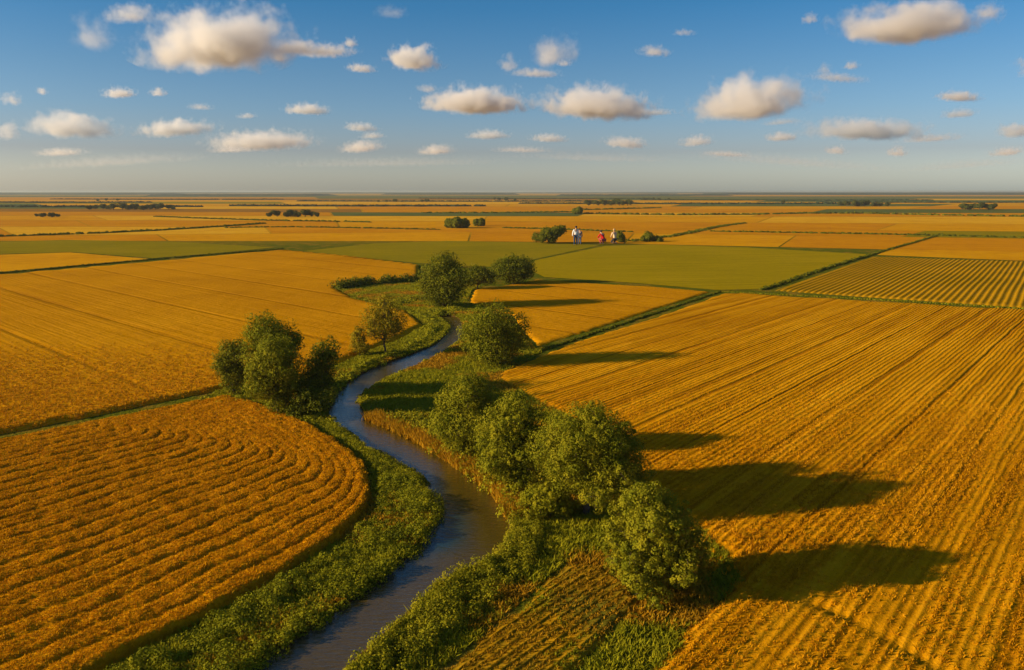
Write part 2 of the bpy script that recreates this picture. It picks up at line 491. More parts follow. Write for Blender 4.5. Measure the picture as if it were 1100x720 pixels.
def flat_field(name, P, mat, label, h=.12):
    n = len(P)
    if sum(P[i][0] * P[(i + 1) % n][1] - P[(i + 1) % n][0] * P[i][1] for i in range(n)) < 0: P = P[::-1]
    v = [(x, y, h) for x, y in P]
    me = bpy.data.meshes.new(name)
    me.from_pydata(v, [], [tuple(range(n))])
    me.materials.append(M[mat]); me.update()
    o = bpy.data.objects.new(name, me); COL.objects.link(o)
    return tag(o, label, kind='structure')
flat_field('green_field', poly([(575, 280), (650, 264.5), (700, 263), (800, 266), (933, 273.5), (880, 290), (819, 311), (770, 312), (690, 305), (585, 298), (568, 290)]), 'green_near',
           'bright green crop field below the people', .075)
flat_field('green_field', poly([(325, 270), (400, 262), (480, 259), (570, 260.5), (645, 263.5), (573, 279), (560, 288), (500, 286), (452, 283), (390, 277)]), 'green_dark',
           'long green crop field behind the river trees', .065)
flat_field('green_field', poly([(-200, 262), (0, 260), (70, 258), (190, 260), (295, 266), (230, 272.5), (165, 277.5), (80, 271), (0, 273), (-200, 277)]), 'green_dark',
           'green crop field wedge at the left edge', .065)
flat_field('wheat_field', poly([(942, 274.3), (1100, 280.6), (1500, 290), (1500, 271), (1100, 271), (955, 268)]), 'gold_far', 'golden crop field strip above the striped field', .09)
flat_field('wheat_field', poly([(-200, 279), (0, 274), (75, 271.5), (160, 278.5), (0, 292.5), (-200, 306)]), 'gold_far', 'thin golden crop wedge below the left green field', .08)

# far patchwork: bands between slightly tilted lines, cut by slanted sides
rng = random.Random(11)
def band_line(k): return k
bands = [(-1400, 1900, 262.5, 254.5, 243.0)]
def far_patch():
    # rows of fields given by photo-height of their near edge at left / centre / right of frame
    rows = [(259, 259.5, 271.5), (253.5, 249, 256.5), (243.5, 244.5, 249), (236.5, 238, 241), (231.5, 232.5, 233), (227.5, 228.5, 229), (224.3, 225, 224.8),
            (221.4, 222, 221.6), (218.8, 219.4, 219.2), (216.7, 217.2, 217), (214.8, 215.3, 215.2), (213.2, 213.6, 213.6), (211.9, 212.2, 212.2), (210.8, 211, 211), (210.0, 210.1, 210.1)]
    def yy(r, px):
        a_, b_, c_ = rows[r]
        t = px / 550.0
        return a_ + (b_ - a_) * t if t <= 1 else b_ + (c_ - b_) * (t - 1)
    mats = ['gold_far', 'gold_far2', 'gold_pale', 'gold_far', 'gold_far2', 'green_dark', 'brown_far']
    last = None
    for r in range(len(rows) - 1):
        px = -500 - rng.random() * 200
        far_r = r >= 9
        while px < 1600:
            w = rng.uniform(140, 430) * (1 + r * .03)
            wts = [5, 5, 3 + r * .5, 3, 3, .7 if r > 1 else .1, 0 if r < 4 else .4 * r]
            m = rng.choices(mats, wts)[0]
            if 4 <= r < 9 and rng.random() < .16: m = 'green_far'
            if far_r and rng.random() < (.35 if r < 11 else .8): m = 'green_far'
            if m == last and not far_r: m = rng.choices(mats, wts)[0]
            last = m
            x0, x1 = px + 1.0, px + w - 1.0
            skf = lambda q: -20 + 46 * min(1, max(0, q / 1000.0))
            g = .11 if r < 5 else .05
            pts = [(x0, yy(r, x0) - g), ((x0 + x1) / 2, yy(r, (x0 + x1) / 2) - g), (x1, yy(r, x1) - g),
                   *[(q + skf(q), yy(r + 1, q + skf(q)) + g) for q in (x1, (x0 + x1) / 2, x0)]]
            nm = {'green_dark': 'green_field', 'green_far': 'green_field', 'brown_far': 'ploughed_field'}.get(m, 'wheat_field')
            lb = {'green_dark': 'distant green field in the patchwork towards the horizon', 'green_far': 'dull green land close to the horizon', 'brown_far': 'distant brown ploughed field in the patchwork towards the horizon'}.get(
                m, 'distant golden crop field in the patchwork towards the horizon')
            flat_field(nm, poly(pts), m, lb, .06)
            px += w
far_patch()

# ------------------------------------------------------------------ leaf / blade clouds
def quads_from(C, N, size, rng_, aspect=.7):
    """one quad per centre C, facing N"""
    n = len(C)
    N = N / (np.linalg.norm(N, axis=1, keepdims=True) + 1e-9)
    A = rng_.normal(size=(n, 3)); U = np.cross(N, A); U /= np.linalg.norm(U, axis=1, keepdims=True) + 1e-9
    W = np.cross(N, U)
    s = size[:, None]
    U = U * s * .5; W = W * s * .5 * aspect
    vv = np.stack([C - U, C + W, C + U, C - W], 1).reshape(-1, 3)     # rhombic leaf
    F = np.arange(4 * n).reshape(n, 4)
    return vv, F, np.repeat(rng_.random(n), 4)
def blades_from(B, H, Wd, rng_, lean=.35, per=3):
    """per upright triangular blades at each base point"""
    B = np.repeat(B, per, 0); H = np.repeat(H, per); Wd = np.repeat(Wd, per)
    n = len(B)
    an = rng_.random(n) * 2 * np.pi
    d = np.stack([np.cos(an), np.sin(an), np.zeros(n)], 1)
    off = rng_.normal(size=(n, 3)) * Wd[:, None] * .6; off[:, 2] = 0
    tip = np.stack([rng_.normal(size=n) * lean, rng_.normal(size=n) * lean, np.ones(n)], 1) * H[:, None] * (0.7 + .6 * rng_.random(n))[:, None]
    b = B + off
    vv = np.stack([b - d * Wd[:, None] * .5, b + d * Wd[:, None] * .5, b + tip], 1).reshape(-1, 3)
    return vv, np.arange(3 * n).reshape(n, 3), np.repeat(np.repeat(rng_.random(n // per), per) * .6 + rng_.random(n) * .4, 3)

def scatter_pts(P, dens, rng_, margin=0., ymax=1e9, xlim=None):
    lo = P.min(0); hi = P.max(0)
    if xlim: lo[0] = max(lo[0], xlim[0]); hi[0] = min(hi[0], xlim[1])
    hi[1] = min(hi[1], ymax); lo[1] = max(lo[1], 22)
    n = int((hi[0] - lo[0]) * (hi[1] - lo[1]) * dens)
    X = rng_.uniform(lo[0], hi[0], n); Y = rng_.uniform(lo[1], hi[1], n)
    # keep what lies within the view cone (with a generous margin)
    k = np.abs(X) < Y * .78 + 6
    X, Y = X[k], Y[k]
    k = sd(P, X, Y) > margin
    return X[k], Y[k]

g1 = np.random.default_rng(1)
# straw on the looped field
X, Y = scatter_pts(F1, 190, g1, .1, 80)
r = loop_row(X, Y)
k = g1.random(len(X)) < r ** 2 * np.clip(45 / Y, .35, 1) * 1.1
X, Y, r = X[k], Y[k], r[k]
z = crop_z(F1, .5, .5, loop_row)(X, Y)[0] - .05
vv, F, rn = blades_from(np.stack([X, Y, z], 1), .08 + .06 * g1.random(len(X)), .035 + .03 * g1.random(len(X)) + Y * .0008, g1, .5, 3)
tag(mesh_np('wheat_crop', vv, F, M['straw_loop'], attrs={'rnd': rn}), 'orange crop stalks in curved rows on the looped field', kind='stuff')
# straw on the right field
X, Y = scatter_pts(F8, 75, g1, .1, 92)
u = X * math.cos(a) - Y * math.sin(a)
rw = .5 + .5 * np.sin(u * 2 * np.pi / .52 + 3 * fbm(X * .1, Y * .1))
st = fbm(u * .8, (X * math.sin(a) + Y * math.cos(a)) * .03)
k = (g1.random(len(X)) < (.10 + .90 * rw ** 1.6) * np.clip((st - .3) * 4, .25, 1) * sstep(88, 42, Y) * (.35 + 1.3 * fbm(X * .5, Y * .5))) & (seg_dist(TRK, X, Y) > .35)
X, Y = X[k], Y[k]
z = z8(X, Y)[0] - .05
vv, F, rn = blades_from(np.stack([X, Y, z], 1), .09 + .08 * g1.random(len(X)), .045 + .03 * g1.random(len(X)) + Y * .0008, g1, .6, 3)
u = X * math.cos(a) - Y * math.sin(a); st = fbm(u * 1.1, (X * math.sin(a) + Y * math.cos(a)) * .02, 2)
rn = np.clip(rn * .45 + np.repeat(np.clip((st - .25) * 1.6, 0, 1), 9) * .75 - .12, 0, 1)
tag(mesh_np('wheat_crop', vv, F, M['straw'], attrs={'rnd': rn}), 'golden crop stalks in straight rows on the big right field', kind='stuff')
# rough tall straw at the ragged corner of the right field
RAG = poly([(770, 570), (860, 560), (905, 590), (880, 640), (800, 640), (760, 610)])
X, Y = scatter_pts(RAG, 14, g1, -.5)
k = g1.random(len(X)) < sstep(-.5, 2.0, sd(RAG, X, Y)) * np.clip((fbm(X * .7, Y * .7) - .35) * 4, 0, 1)
X, Y = X[k], Y[k]
z = np.full(len(X), .4)
vv, F, rn = blades_from(np.stack([X, Y, z - .2], 1), .12 + .22 * g1.random(len(X)) * fbm(X, Y) * 2, .05 + .05 * g1.random(len(X)), g1, .4, 4)
tag(mesh_np('tall_straw', vv, F, M['straw'], attrs={'rnd': rn}), 'taller ragged straw in the shade beside the near right tree', kind='stuff')
# straw/grass on the left field's near part and stubble
X, Y = scatter_pts(F2, 26, g1, .1, 105)
k = g1.random(len(X)) < sstep(108, 60, Y)
X, Y = X[k], Y[k]
z = crop_z(F2, .42, .6, rough=.12, nf=1.1, ramp=1.2)(X, Y)[0] - .04
vv, F, rn = blades_from(np.stack([X, Y, z], 1), .10 + .08 * g1.random(len(X)), .05 + Y * .0012, g1, .5, 3)
tag(mesh_np('wheat_crop', vv, F, M['straw'], attrs={'rnd': rn}), 'golden crop stalks on the near part of the wide left field', kind='stuff')
X, Y = scatter_pts(F10, 110, g1, .1)
u = X * math.cos(a) - Y * math.sin(a)
rw = .5 + .5 * np.sin(u * 2 * np.pi / .5)
k = g1.random(len(X)) < .08 + .92 * rw ** 2
X, Y = X[k], Y[k]
z = crop_z(F10, .16, 1.2, rough=.10, nf=2.5, ramp=1.2)(X, Y)[0] - .02
gm = fbm(X * .35, Y * .35) + (g1.random(len(X)) - .5) * .25
for lab, mk, mt, nm in (('short dry stubble stalks in rows on the small field', gm < .56, 'grass_dry', 'stubble'), ('green weeds growing among the stubble rows', gm >= .56, 'grass', 'weeds')):
    x_, y_, z_ = X[mk], Y[mk], z[mk]
    vv, F, rn = blades_from(np.stack([x_, y_, z_], 1), .07 + .08 * g1.random(len(x_)), .045 + .03 * g1.random(len(x_)), g1, .5, 3)
    tag(mesh_np(nm, vv, F, M[mt], attrs={'rnd': rn}), lab, kind='stuff')

# grass of the river corridor: everything in the corridor that is neither river nor field
CORR = poly([(60, 760), (240, 650), (330, 600), (400, 540), (385, 490), (300, 445), (235, 425), (300, 400), (350, 380), (420, 350), (440, 335), (360, 312), (380, 303), (450, 297),
             (500, 305), (560, 330), (575, 376), (535, 402), (600, 430), (680, 470), (740, 560), (775, 600), (800, 612), (790, 660), (715, 722), (640, 900), (0, 900)])
X, Y = scatter_pts(CORR, 55, g1, -1)
k = (sd(RIVER, X, Y) < -.25) & (sd(F1, X, Y) < .1) & (sd(F2, X, Y) < .1) & (sd(F8, X, Y) < 1.2) & (sd(F7, X, Y) < .1) & (sd(F10, X, Y) < .5)
X, Y = X[k], Y[k]
z = ground_z(X, Y)[0]
k = z > -.4; X, Y, z = X[k], Y[k], z[k]
dry = fbm(X * .22 + 40, Y * .22) + (g1.random(len(X)) - .5) * .15
for lab, mk, mt, nm in (('long green grass on both river banks', dry < .60, 'grass', 'grass'), ('patches of dry yellow grass beside the river', dry >= .60, 'grass_dry', 'dry_grass')):
    x_, y_, z_ = X[mk], Y[mk], z[mk]
    hh = (.10 + .16 * g1.random(len(x_))) * (.6 + .9 * fbm(x_ * .9, y_ * .9))
    vv, F, rn = blades_from(np.stack([x_, y_, z_], 1), hh * 1.1, .05 + y_ * .0014, g1, .6, 3)
    tag(mesh_np(nm, vv, F, M[mt], attrs={'rnd': rn}), lab, kind='stuff')

# shrubby bank vegetation: leaf domes along the water
def leaf_domes(name, X, Y, Z, rad, hgt, mat, label, rng_, leaf=.13, per=60, **kw):
    n = len(X)
    cen = np.stack([X, Y, Z], 1)
    C = np.repeat(cen, per, 0); rr = np.repeat(rad, per); hh = np.repeat(hgt, per)
    d = rng_.normal(size=(n * per, 3)); d /= np.linalg.norm(d, axis=1, keepdims=True); d[:, 2] = np.abs(d[:, 2])
    q = .7 + .4 * rng_.random(n * per)
    Pn = C + d * np.stack([rr * q, rr * q, hh * q], 1)
    N = d + rng_.normal(size=d.shape) * .4
    vv, F, rn = quads_from(Pn, N, leaf * (.7 + .7 * rng_.random(n * per)), rng_)
    dome_r = np.repeat(np.repeat(rng_.random(n), per), 4)
    return tag(mesh_np(name, vv, F, mat, attrs={'rnd': rn * .5 + dome_r * .5}), label, **kw)
BL = poly([(60, 760), (110, 722), (185, 688), (255, 655), (325, 614), (378, 580), (405, 545), (410, 515), (392, 488), (350, 462), (300, 448), (320, 438), (350, 447), (395, 480), (427, 497), (453, 516),
           (470, 540), (470, 560), (440, 599), (360, 657), (273, 716), (200, 760)])
X, Y = scatter_pts(BL, 5.5, g1, -.15)
e = sd(BL, X, Y)
k = (sd(RIVER, X, Y) < .15) & (sd(F1, X, Y) < -.5); X, Y = X[k], Y[k]
n = len(X); big = fbm(X * .6, Y * .6)
near_far = sstep(66, 42, Y)
hg = .14 + 1.5 * near_far * np.clip(big - .28, 0, 1) ** 1.3 + .14 * g1.random(n); zz = np.maximum(ground_z(X, Y)[0], -.14)
leaf_domes('bank_shrubbery', X, Y, zz, .32 + .3 * g1.random(n), hg * .95, M['bank_leaf'], 'dense green shrubbery along the left river bank', g1, .095, 170, kind='stuff')
BR = poly([(370, 760), (372, 716), (420, 672), (480, 617), (523, 603), (540, 587), (549, 562), (560, 556), (578, 560), (578, 590), (560, 620), (500, 668), (440, 718), (400, 760)])
X, Y = scatter_pts(BR, 6.5, g1, -.1)
k = sd(RIVER, X, Y) < -.35; X, Y = X[k], Y[k]
n = len(X); big = fbm(X * .6 + 9, Y * .6)
zz = np.maximum(ground_z(X, Y)[0], -.14)
leaf_domes('bank_shrubbery', X, Y, zz, .30 + .25 * g1.random(n), .30 + .55 * big, M['bank_leaf_y'], 'yellow green shrub hedge along the near right river bank', g1, .095, 150, kind='stuff')
# reeds, golden, at the foot of the right bank trees
RD = smooth_line(poly([(395, 450), (440, 469), (475, 490), (512, 513), (538, 535), (550, 556)]), 2)
t_ = g1.random(5200) * (len(RD) - 1); i_ = t_.astype(int); q_ = (t_ - i_)[:, None]
Pp = RD[i_] * (1 - q_) + RD[np.minimum(i_ + 1, len(RD) - 1)] * q_ + np.stack([g1.random(5200) * 1.3 - .25, g1.random(5200) * .9 - .1], 1)
z = np.maximum(ground_z(Pp[:, 0], Pp[:, 1])[0], -.14)
vv, F, rn = blades_from(np.stack([Pp[:, 0], Pp[:, 1], z], 1), .35 + .45 * g1.random(len(z)), .12 + .05 * g1.random(len(z)), g1, .35, 3)
tag(mesh_np('reeds', vv, F, M['grass_dry'], attrs={'rnd': rn}), 'golden reeds at the water edge below the right bank trees', kind='stuff')
# bank scrub strips elsewhere
def strip_domes(pts, width, num, rad, hgt, mat, label, leaf=.16, per=50, name='bank_shrubbery'):
    L = smooth_line(poly(pts), 2)
    seg = np.linalg.norm(np.diff(L, axis=0), axis=1); cum = np.concatenate([[0], np.cumsum(seg)])
    s = g1.random(num) * cum[-1]
    X = np.interp(s, cum, L[:, 0]) + g1.normal(size=num) * width * .5; Y = np.interp(s, cum, L[:, 1]) + g1.normal(size=num) * width * .5
    k = sd(RIVER, X, Y) < .2; X, Y = X[k], Y[k]; n = len(X)
    zz = np.maximum(ground_z(X, Y)[0], -.14)
    leaf_domes(name, X, Y, zz, rad * (.6 + .8 * g1.random(n)), hgt * (.5 + g1.random(n)), M[mat], label, g1, leaf, per, kind='stuff')
strip_domes([(362, 311), (400, 305), (452, 303), (470, 300)], 1.2, 150, 1.3, 1.5, 'leaf_dark', 'dark green reed bank at the river source bend', .34, 60, 'reed_bank')
strip_domes([(380, 322), (420, 331), (455, 340), (470, 352), (455, 368), (425, 381), (398, 391), (372, 404), (352, 425), (345, 440)], .8, 420, .5, .5, 'bank_leaf', 'low green scrub along the left edge of the upper river', .2, 50)
strip_domes([(462, 335), (474, 337), (486, 340)], .8, 40, .7, .7, 'bank_leaf', 'green scrub closing the head of the visible river', .22, 50)
strip_domes([(400, 340), (430, 325), (470, 318), (490, 335)], 1.6, 110, .8, .7, 'bank_leaf', 'low scrub below the far river trees', .25, 50)
strip_domes([(500, 350), (506, 362), (470, 380), (435, 395), (408, 410), (392, 425), (395, 440)], .7, 200, .4, .22, 'bank_leaf_y', 'yellow green grass tufts along the inner river bend', .18, 50)
strip_domes([(430, 452), (470, 470), (510, 500), (545, 530), (556, 550)], 1.5, 230, .6, .9, 'bank_leaf_y', 'yellow green undergrowth below the right bank trees', .17, 60)
strip_domes([(235, 428), (270, 440), (310, 452), (345, 452)], 1.4, 170, .6, .45, 'bank_leaf', 'low green growth at the foot of the left tree group', .17, 50)

# ------------------------------------------------------------------ hedges and margins between fields
def hedge(pts, w, h_, mat, label, name='hedgerow', step=1.2, leaf=.35, per=26):
    L = smooth_line(poly(pts), 1)
    seg = np.linalg.norm(np.diff(L, axis=0), axis=1); cum = np.concatenate([[0], np.cumsum(seg)])
    n = max(6, int(cum[-1] / step * 1.8))
    s = (np.arange(n) + g1.random(n)) / n * cum[-1]
    X = np.interp(s, cum, L[:, 0]) + g1.normal(size=n) * w * .3; Y = np.interp(s, cum, L[:, 1]) + g1.normal(size=n) * w * .3
    return leaf_domes(name, X, Y, np.zeros(n), w * .62 * (.45 + .3 * g1.random(n)), h_ * .36 * (.6 + .7 * g1.random(n)), M[mat], label, g1, leaf * .7, per * 2, kind='stuff')
hedge([(-150, 305), (0, 294.3), (165, 279), (305, 267.6)], 1.2, 1.0, 'leaf_dark', 'dark hedge line crossing the fields at far left', step=.8, leaf=.5)
hedge([(-100, 257), (0, 254.6), (135, 250), (235, 244), (283, 240.5)], 3, 2.4, 'leaf_dark', 'long dark hedge behind the left green field', step=1.6, leaf=1.0)
hedge([(-200, 516), (0, 474), (120, 450), (238, 425)], .45, .30, 'grass', 'green grass margin between the two left fields', 'grass_margin', step=.12, leaf=.16, per=30)
hedge([(568, 381), (600, 371), (660, 351), (700, 338), (774, 313.5)], .5, .6, 'leaf_dark', 'low dark hedge between the wedge field and the big right field', step=.4, leaf=.3)
hedge([(819, 312), (880, 291), (936, 274), (985, 260), (1012, 252)], .9, 1.3, 'leaf_dark', 'dark hedge between the green field and the striped field', step=.9, leaf=.6)
hedge([(775, 313.8), (940, 322), (1100, 332), (1300, 346)], .45, .45, 'bank_leaf', 'thin green margin above the big right field', 'grass_margin', step=.5, leaf=.35)
hedge([(766, 249), (949, 252), (1100, 255.8), (1300, 260)], 3, 1.8, 'leaf_dark', 'long dark hedge across the right golden fields', step=1.6, leaf=1.0)
hedge([(680, 259.5), (735, 252), (775, 243), (800, 240)], 3, 1.8, 'leaf_dark', 'short slanting hedge behind the people', step=1.6, leaf=1.0)
hedge([(627, 230), (760, 231.6), (903, 229), (1025, 232), (1200, 234)], 6, 3.4, 'leaf_dark', 'far dark hedge across the right side', step=4, leaf=2.2)
hedge([(626, 225.8), (708, 223.7)], 6, 3.4, 'leaf_dark', 'far short hedge right of the middle', step=4, leaf=2.2)
hedge([(455, 229), (540, 229), (614, 228)], 6, 2.6, 'leaf_dark', 'far hedge left of the middle', step=4, leaf=2.2)
hedge([(540, 245), (610, 247), (680, 249.6)], 3, 1.6, 'leaf_dark', 'hedge line directly behind the people', step=1.8, leaf=1.1)
hedge([(168, 233), (230, 235.5), (303, 237.5), (400, 239)], 4, 2, 'leaf_dark', 'far left hedge in front of the small grove', step=3, leaf=1.6)
hedge([(249, 245), (300, 244), (370, 245), (470, 247)], 3, 1.4, 'leaf_dark', 'thin hedge line across the centre left fields', step=2, leaf=1.2)
for i, (x0, x1, y0) in enumerate([(-60, 210, 222.3), (250, 520, 221.5), (560, 900, 219), (880, 1160, 217.6), (-60, 160, 217.6), (320, 640, 216.4), (690, 1000, 215.2), (60, 300, 214.3), (450, 700, 213.4)]):
    hedge([(x0, y0), ((x0 + x1) / 2, y0 + .5), (x1, y0 + .2)], 16, 3.4, 'forest', 'very distant hedge line number of the plain'.replace(' number', ''), step=7, leaf=6)

def forest_belt(px0, px1, py, depth, hgt, label, seed):
    x0, y0 = G(px0, py); x1, _ = G(px1, py)
    rg = np.random.default_rng(seed)
    n = max(40, int((x1 - x0) / (hgt * 1.1))); n = min(n, 1400)
    U = np.linspace(x0, x1, n); Wv = np.linspace(0, depth, 9)
    UU, WW = np.meshgrid(U, Wv)
    t = WW / depth
    prof = sstep(0, .16, t) * sstep(1, .9, t)
    ends = sstep(0, 1, (UU - x0) / (hgt * 5)) * sstep(0, 1, (x1 - UU) / (hgt * 5))
    Z = prof * ends * hgt * (.6 + .6 * rg.random(UU.shape)) - .4
    YY = y0 + WW + rg.normal(size=UU.shape) * hgt * .3 + (vnoise(UU * .002, UU * 0 + seed) - .5) * depth * .5
    idx = np.arange(UU.size).reshape(UU.shape)
    F = np.stack([idx[:-1, :-1], idx[:-1, 1:], idx[1:, 1:], idx[1:, :-1]], -1).reshape(-1, 4)
    o = mesh_np('forest', np.stack([UU.ravel(), YY.ravel(), Z.ravel()], 1), F, M['forest'], attrs={'rnd': rg.random(UU.size)})
    tag(o, label, kind='stuff')
forest_belt(-250, 1400, 208.0, 6000, 11, 'dark forest along the horizon', 1)
forest_belt(820, 1400, 209.6, 1500, 9, 'dark forest belt on the far right horizon', 2)
forest_belt(160, 330, 210.8, 600, 8, 'far forest belt on the left of the horizon', 3)
forest_belt(-250, 130, 209.6, 1200, 9, 'far forest belt at the left edge', 4)
forest_belt(400, 560, 209.4, 900, 9, 'far forest belt near the middle of the horizon', 5)
forest_belt(600, 800, 210.6, 500, 7, 'thin far wood right of the middle', 6)

# ------------------------------------------------------------------ trees
def tubes(segs, sides=7):
    vv, F = [], []
    for p0, p1, r0, r1 in segs:
        p0 = np.array(p0, float); p1 = np.array(p1, float)
        d = p1 - p0; d /= np.linalg.norm(d) + 1e-9
        ref = np.array((1., 0, 0)) if abs(d[0]) < .8 else np.array((0, 1., 0))
        u = np.cross(d, ref); u /= np.linalg.norm(u); w = np.cross(d, u)
        b = len(vv)
        for p, r in ((p0, r0), (p1, r1)):
            for k in range(sides):
                an = 2 * math.pi * k / sides
                vv.append(p + u * math.cos(an) * r + w * math.sin(an) * r)
        for k in range(sides):
            k2 = (k + 1) % sides
            F.append((b + k, b + k2, b + sides + k2, b + sides + k))
    return np.array(vv), np.array(F)
def bend(p0, p1, r0, r1, rg, n=4, amp=.08):
    p0 = np.array(p0, float); p1 = np.array(p1, float); L = np.linalg.norm(p1 - p0)
    pts = [p0 + (p1 - p0) * i / n + (rg.normal(size=3) * amp * L if 0 < i < n else 0) for i in range(n + 1)]
    return [(pts[i], pts[i + 1], r0 + (r1 - r0) * i / n, r0 + (r1 - r0) * (i + 1) / n) for i in range(n)]

def tree(base, lobes, label, mat='leaf', leaf=.15, leaves=16000, trunk_r=.16, seed=0, group=None, depth_k=.8, sparse=0., name='tree', fill=.22, cat='tree', clump=.42, extra=1.0):
    """base: photo pixel of the foot; lobes: (px, py, radius px) seen at that distance"""
    rg = np.random.default_rng(seed + 100)
    bx, by = G(*base)
    fine = by < 70
    leaves = int(leaves * (2.3 if fine else 1.5)); leaf *= .80 if fine else .95
    root = empty(name, (bx, by, 0))
    tag(root, label, cat, group)
    L = []
    ppm = F_PX / (by * 1.0 + 2)
    for (px, py, r) in lobes:
        c = V(px, py, by) - np.array((bx, by, 0)); rr = r / ppm
        c[1] += rg.uniform(-.35, .35) * rr
        c[2] = max(c[2], rr * .55)
        L.append((c, rr * 1.12))
    # fill out the crown in depth so that it is as deep as it is wide
    W = max(c[0] + r for c, r in L) - min(c[0] - r for c, r in L)
    cx = sum(c[0] for c, r in L) / len(L)
    ex = []
    for c, r in L:
        for s in (-1, 1):
            if rg.random() < .9 * extra:
                off = (W * .5 - r) * depth_k * rg.uniform(.7, 1.1) * s
                ex.append((np.array((cx + (c[0] - cx) * .65, c[1] + off, c[2] * rg.uniform(.88, .98))), r * rg.uniform(.7, .9)))
    L = L + ex
    A = np.array([r * r for _, r in L]); A = A / A.sum()
    Cs, Ns, CR = [], [], []
    for (c, r), aw in zip(L, A):
        ncl = max(5, int(14 * (r / (clump * 1.9)) ** 2 * 1.4))
        d = rg.normal(size=(ncl, 3)); d /= np.linalg.norm(d, axis=1, keepdims=True)
        cc = c + d * (r * (.62 + .36 * rg.random(ncl)))[:, None] * np.array((1, 1, .95))
        cr = clump * (.55 + .75 * rg.random(ncl)) * min(1.3, max(.6, r / 1.2))
        keep = rg.random(ncl) > sparse
        cc, cr, d = cc[keep], cr[keep], d[keep]
        if not len(cc): continue
        per = max(6, int(leaves * aw * (1 - fill) / len(cc)))
        q = rg.normal(size=(len(cc) * per, 3)); q /= np.linalg.norm(q, axis=1, keepdims=True)
        q = q + np.repeat(d, per, 0) * .55; q /= np.linalg.norm(q, axis=1, keepdims=True)
        rad = np.repeat(cr, per) * (.75 + .4 * rg.random(len(q)) ** 1.5)
        Cs.append(np.repeat(cc, per, 0) + q * rad[:, None] * np.array((1, 1, .85)))
        Ns.append(q + np.repeat(d, per, 0) * .5 + rg.normal(size=q.shape) * .32); CR.append(np.repeat(rg.random(len(cc)), per))
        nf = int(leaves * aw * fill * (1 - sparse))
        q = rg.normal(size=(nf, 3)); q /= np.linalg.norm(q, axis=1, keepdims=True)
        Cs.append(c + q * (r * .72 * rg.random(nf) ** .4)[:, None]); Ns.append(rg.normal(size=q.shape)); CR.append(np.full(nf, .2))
    C = np.vstack(Cs); N = np.vstack(Ns); cr = np.concatenate(CR)
    k = C[:, 2] > .03
    C, N, cr = C[k], N[k], cr[k]
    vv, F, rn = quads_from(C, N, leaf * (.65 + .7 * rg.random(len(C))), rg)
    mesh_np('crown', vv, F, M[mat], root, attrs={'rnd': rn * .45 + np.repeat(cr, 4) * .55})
    # trunk and limbs
    top = max(c[2] for c, r in L); cy_ = np.mean([c[1] for c, r in L])
    for_ = .30
    fork = np.array((cx * .4, cy_ * .4, top * for_))
    segs = bend((0, 0, -.25), fork, trunk_r, trunk_r * .7, rg, 3, .04)
    segs += bend(fork, (cx * .9, cy_, top * .92), trunk_r * .62, trunk_r * .12, rg, 4, .05)
    for c, r in L:
        segs += bend(fork * rg.uniform(.7, 1.25), c, trunk_r * .42, trunk_r * .10, rg, 4, .07)
        for _ in range(2 if not sparse else 4):
            d = rg.normal(size=3); d /= np.linalg.norm(d)
            segs += bend(c, c + d * r * .8, trunk_r * .10, trunk_r * .03, rg, 2, .06)
    tv, tf = tubes(segs)
    mesh_np('trunk', tv, tf, M['bark'], root, smooth=True)
    return root

GR = 'trees along the river'
# left bank group
tree((252, 424), [(247, 380, 14), (244, 396, 13), (254, 401, 13), (238, 388, 9), (256, 372, 10), (248, 410, 12), (262, 398, 12)], 'small round green tree at the left end of the left bank group', 'leaf_dark', .17, 9000, .13, 1, GR)
tree((292, 428), [(285, 352, 17), (275, 364, 15), (300, 362, 17), (310, 372, 13), (290, 380, 20), (270, 382, 13), (317, 366, 9)], 'tallest dark green tree rising at the back of the left bank group', 'leaf', .17, 17000, .18, 2, GR)
tree((300, 446), [(297, 375, 17), (282, 392, 17), (308, 390, 18), (292, 410, 19), (312, 412, 15), (276, 412, 13), (300, 428, 13)], 'broad bright green tree at the front of the left bank group', 'leaf', .16, 20000, .18, 3, GR)
tree((346, 438), [(350, 375, 13), (342, 386, 13), (357, 382, 9), (340, 402, 12), (352, 400, 10), (333, 395, 8), (344, 414, 11), (330, 408, 10), (352, 412, 9)], 'dark open tree with visible stem at the right end of the left bank group', 'leaf_dark', .17, 7500, .12, 4, GR, sparse=.12)
tree((330, 446), [(322, 430, 13), (338, 432, 13), (350, 428, 11), (312, 435, 10), (330, 420, 11)], 'low dark bush under the left bank trees', 'leaf_dark', .17, 5000, .07, 5, GR, name='bush', cat='bush')
# thin tree
tree((414, 380), [(411, 330, 14), (400, 340, 12), (422, 341, 13), (411, 353, 15), (428, 352, 9), (396, 353, 9), (417, 322, 8)], 'thin olive tree with see through crown on the left bank', 'leaf_dry', .19, 7000, .15, 6, GR, sparse=.3, fill=.1)
tree((387, 382), [(385, 363, 8), (390, 372, 8), (381, 372, 6), (384, 355, 5)], 'small scruffy olive tree left of the thin tree', 'leaf_dry', .19, 2200, .07, 7, GR, sparse=.25, fill=.1)
# far river trees
tree((476, 330), [(476, 290, 19), (462, 300, 15), (492, 298, 15), (474, 308, 20), (458, 314, 10), (487, 312, 13), (470, 322, 9), (480, 280, 10)], 'big dark round tree at the left end of the far river trees', 'leaf_dark', .26, 18000, .24, 8, GR)
tree((512, 311), [(510, 294, 10), (520, 296, 9), (504, 300, 8), (527, 299, 7)], 'low dark tree between the two bigger far river trees', 'leaf_dark', .28, 6000, .16, 9, GR)
tree((551, 305), [(550, 285, 12), (540, 289, 12), (562, 287, 12), (566, 292, 8), (550, 294, 12), (533, 292, 7)], 'dark rounded tree at the right end of the far river trees', 'leaf_dark', .3, 12000, .24, 10, GR)
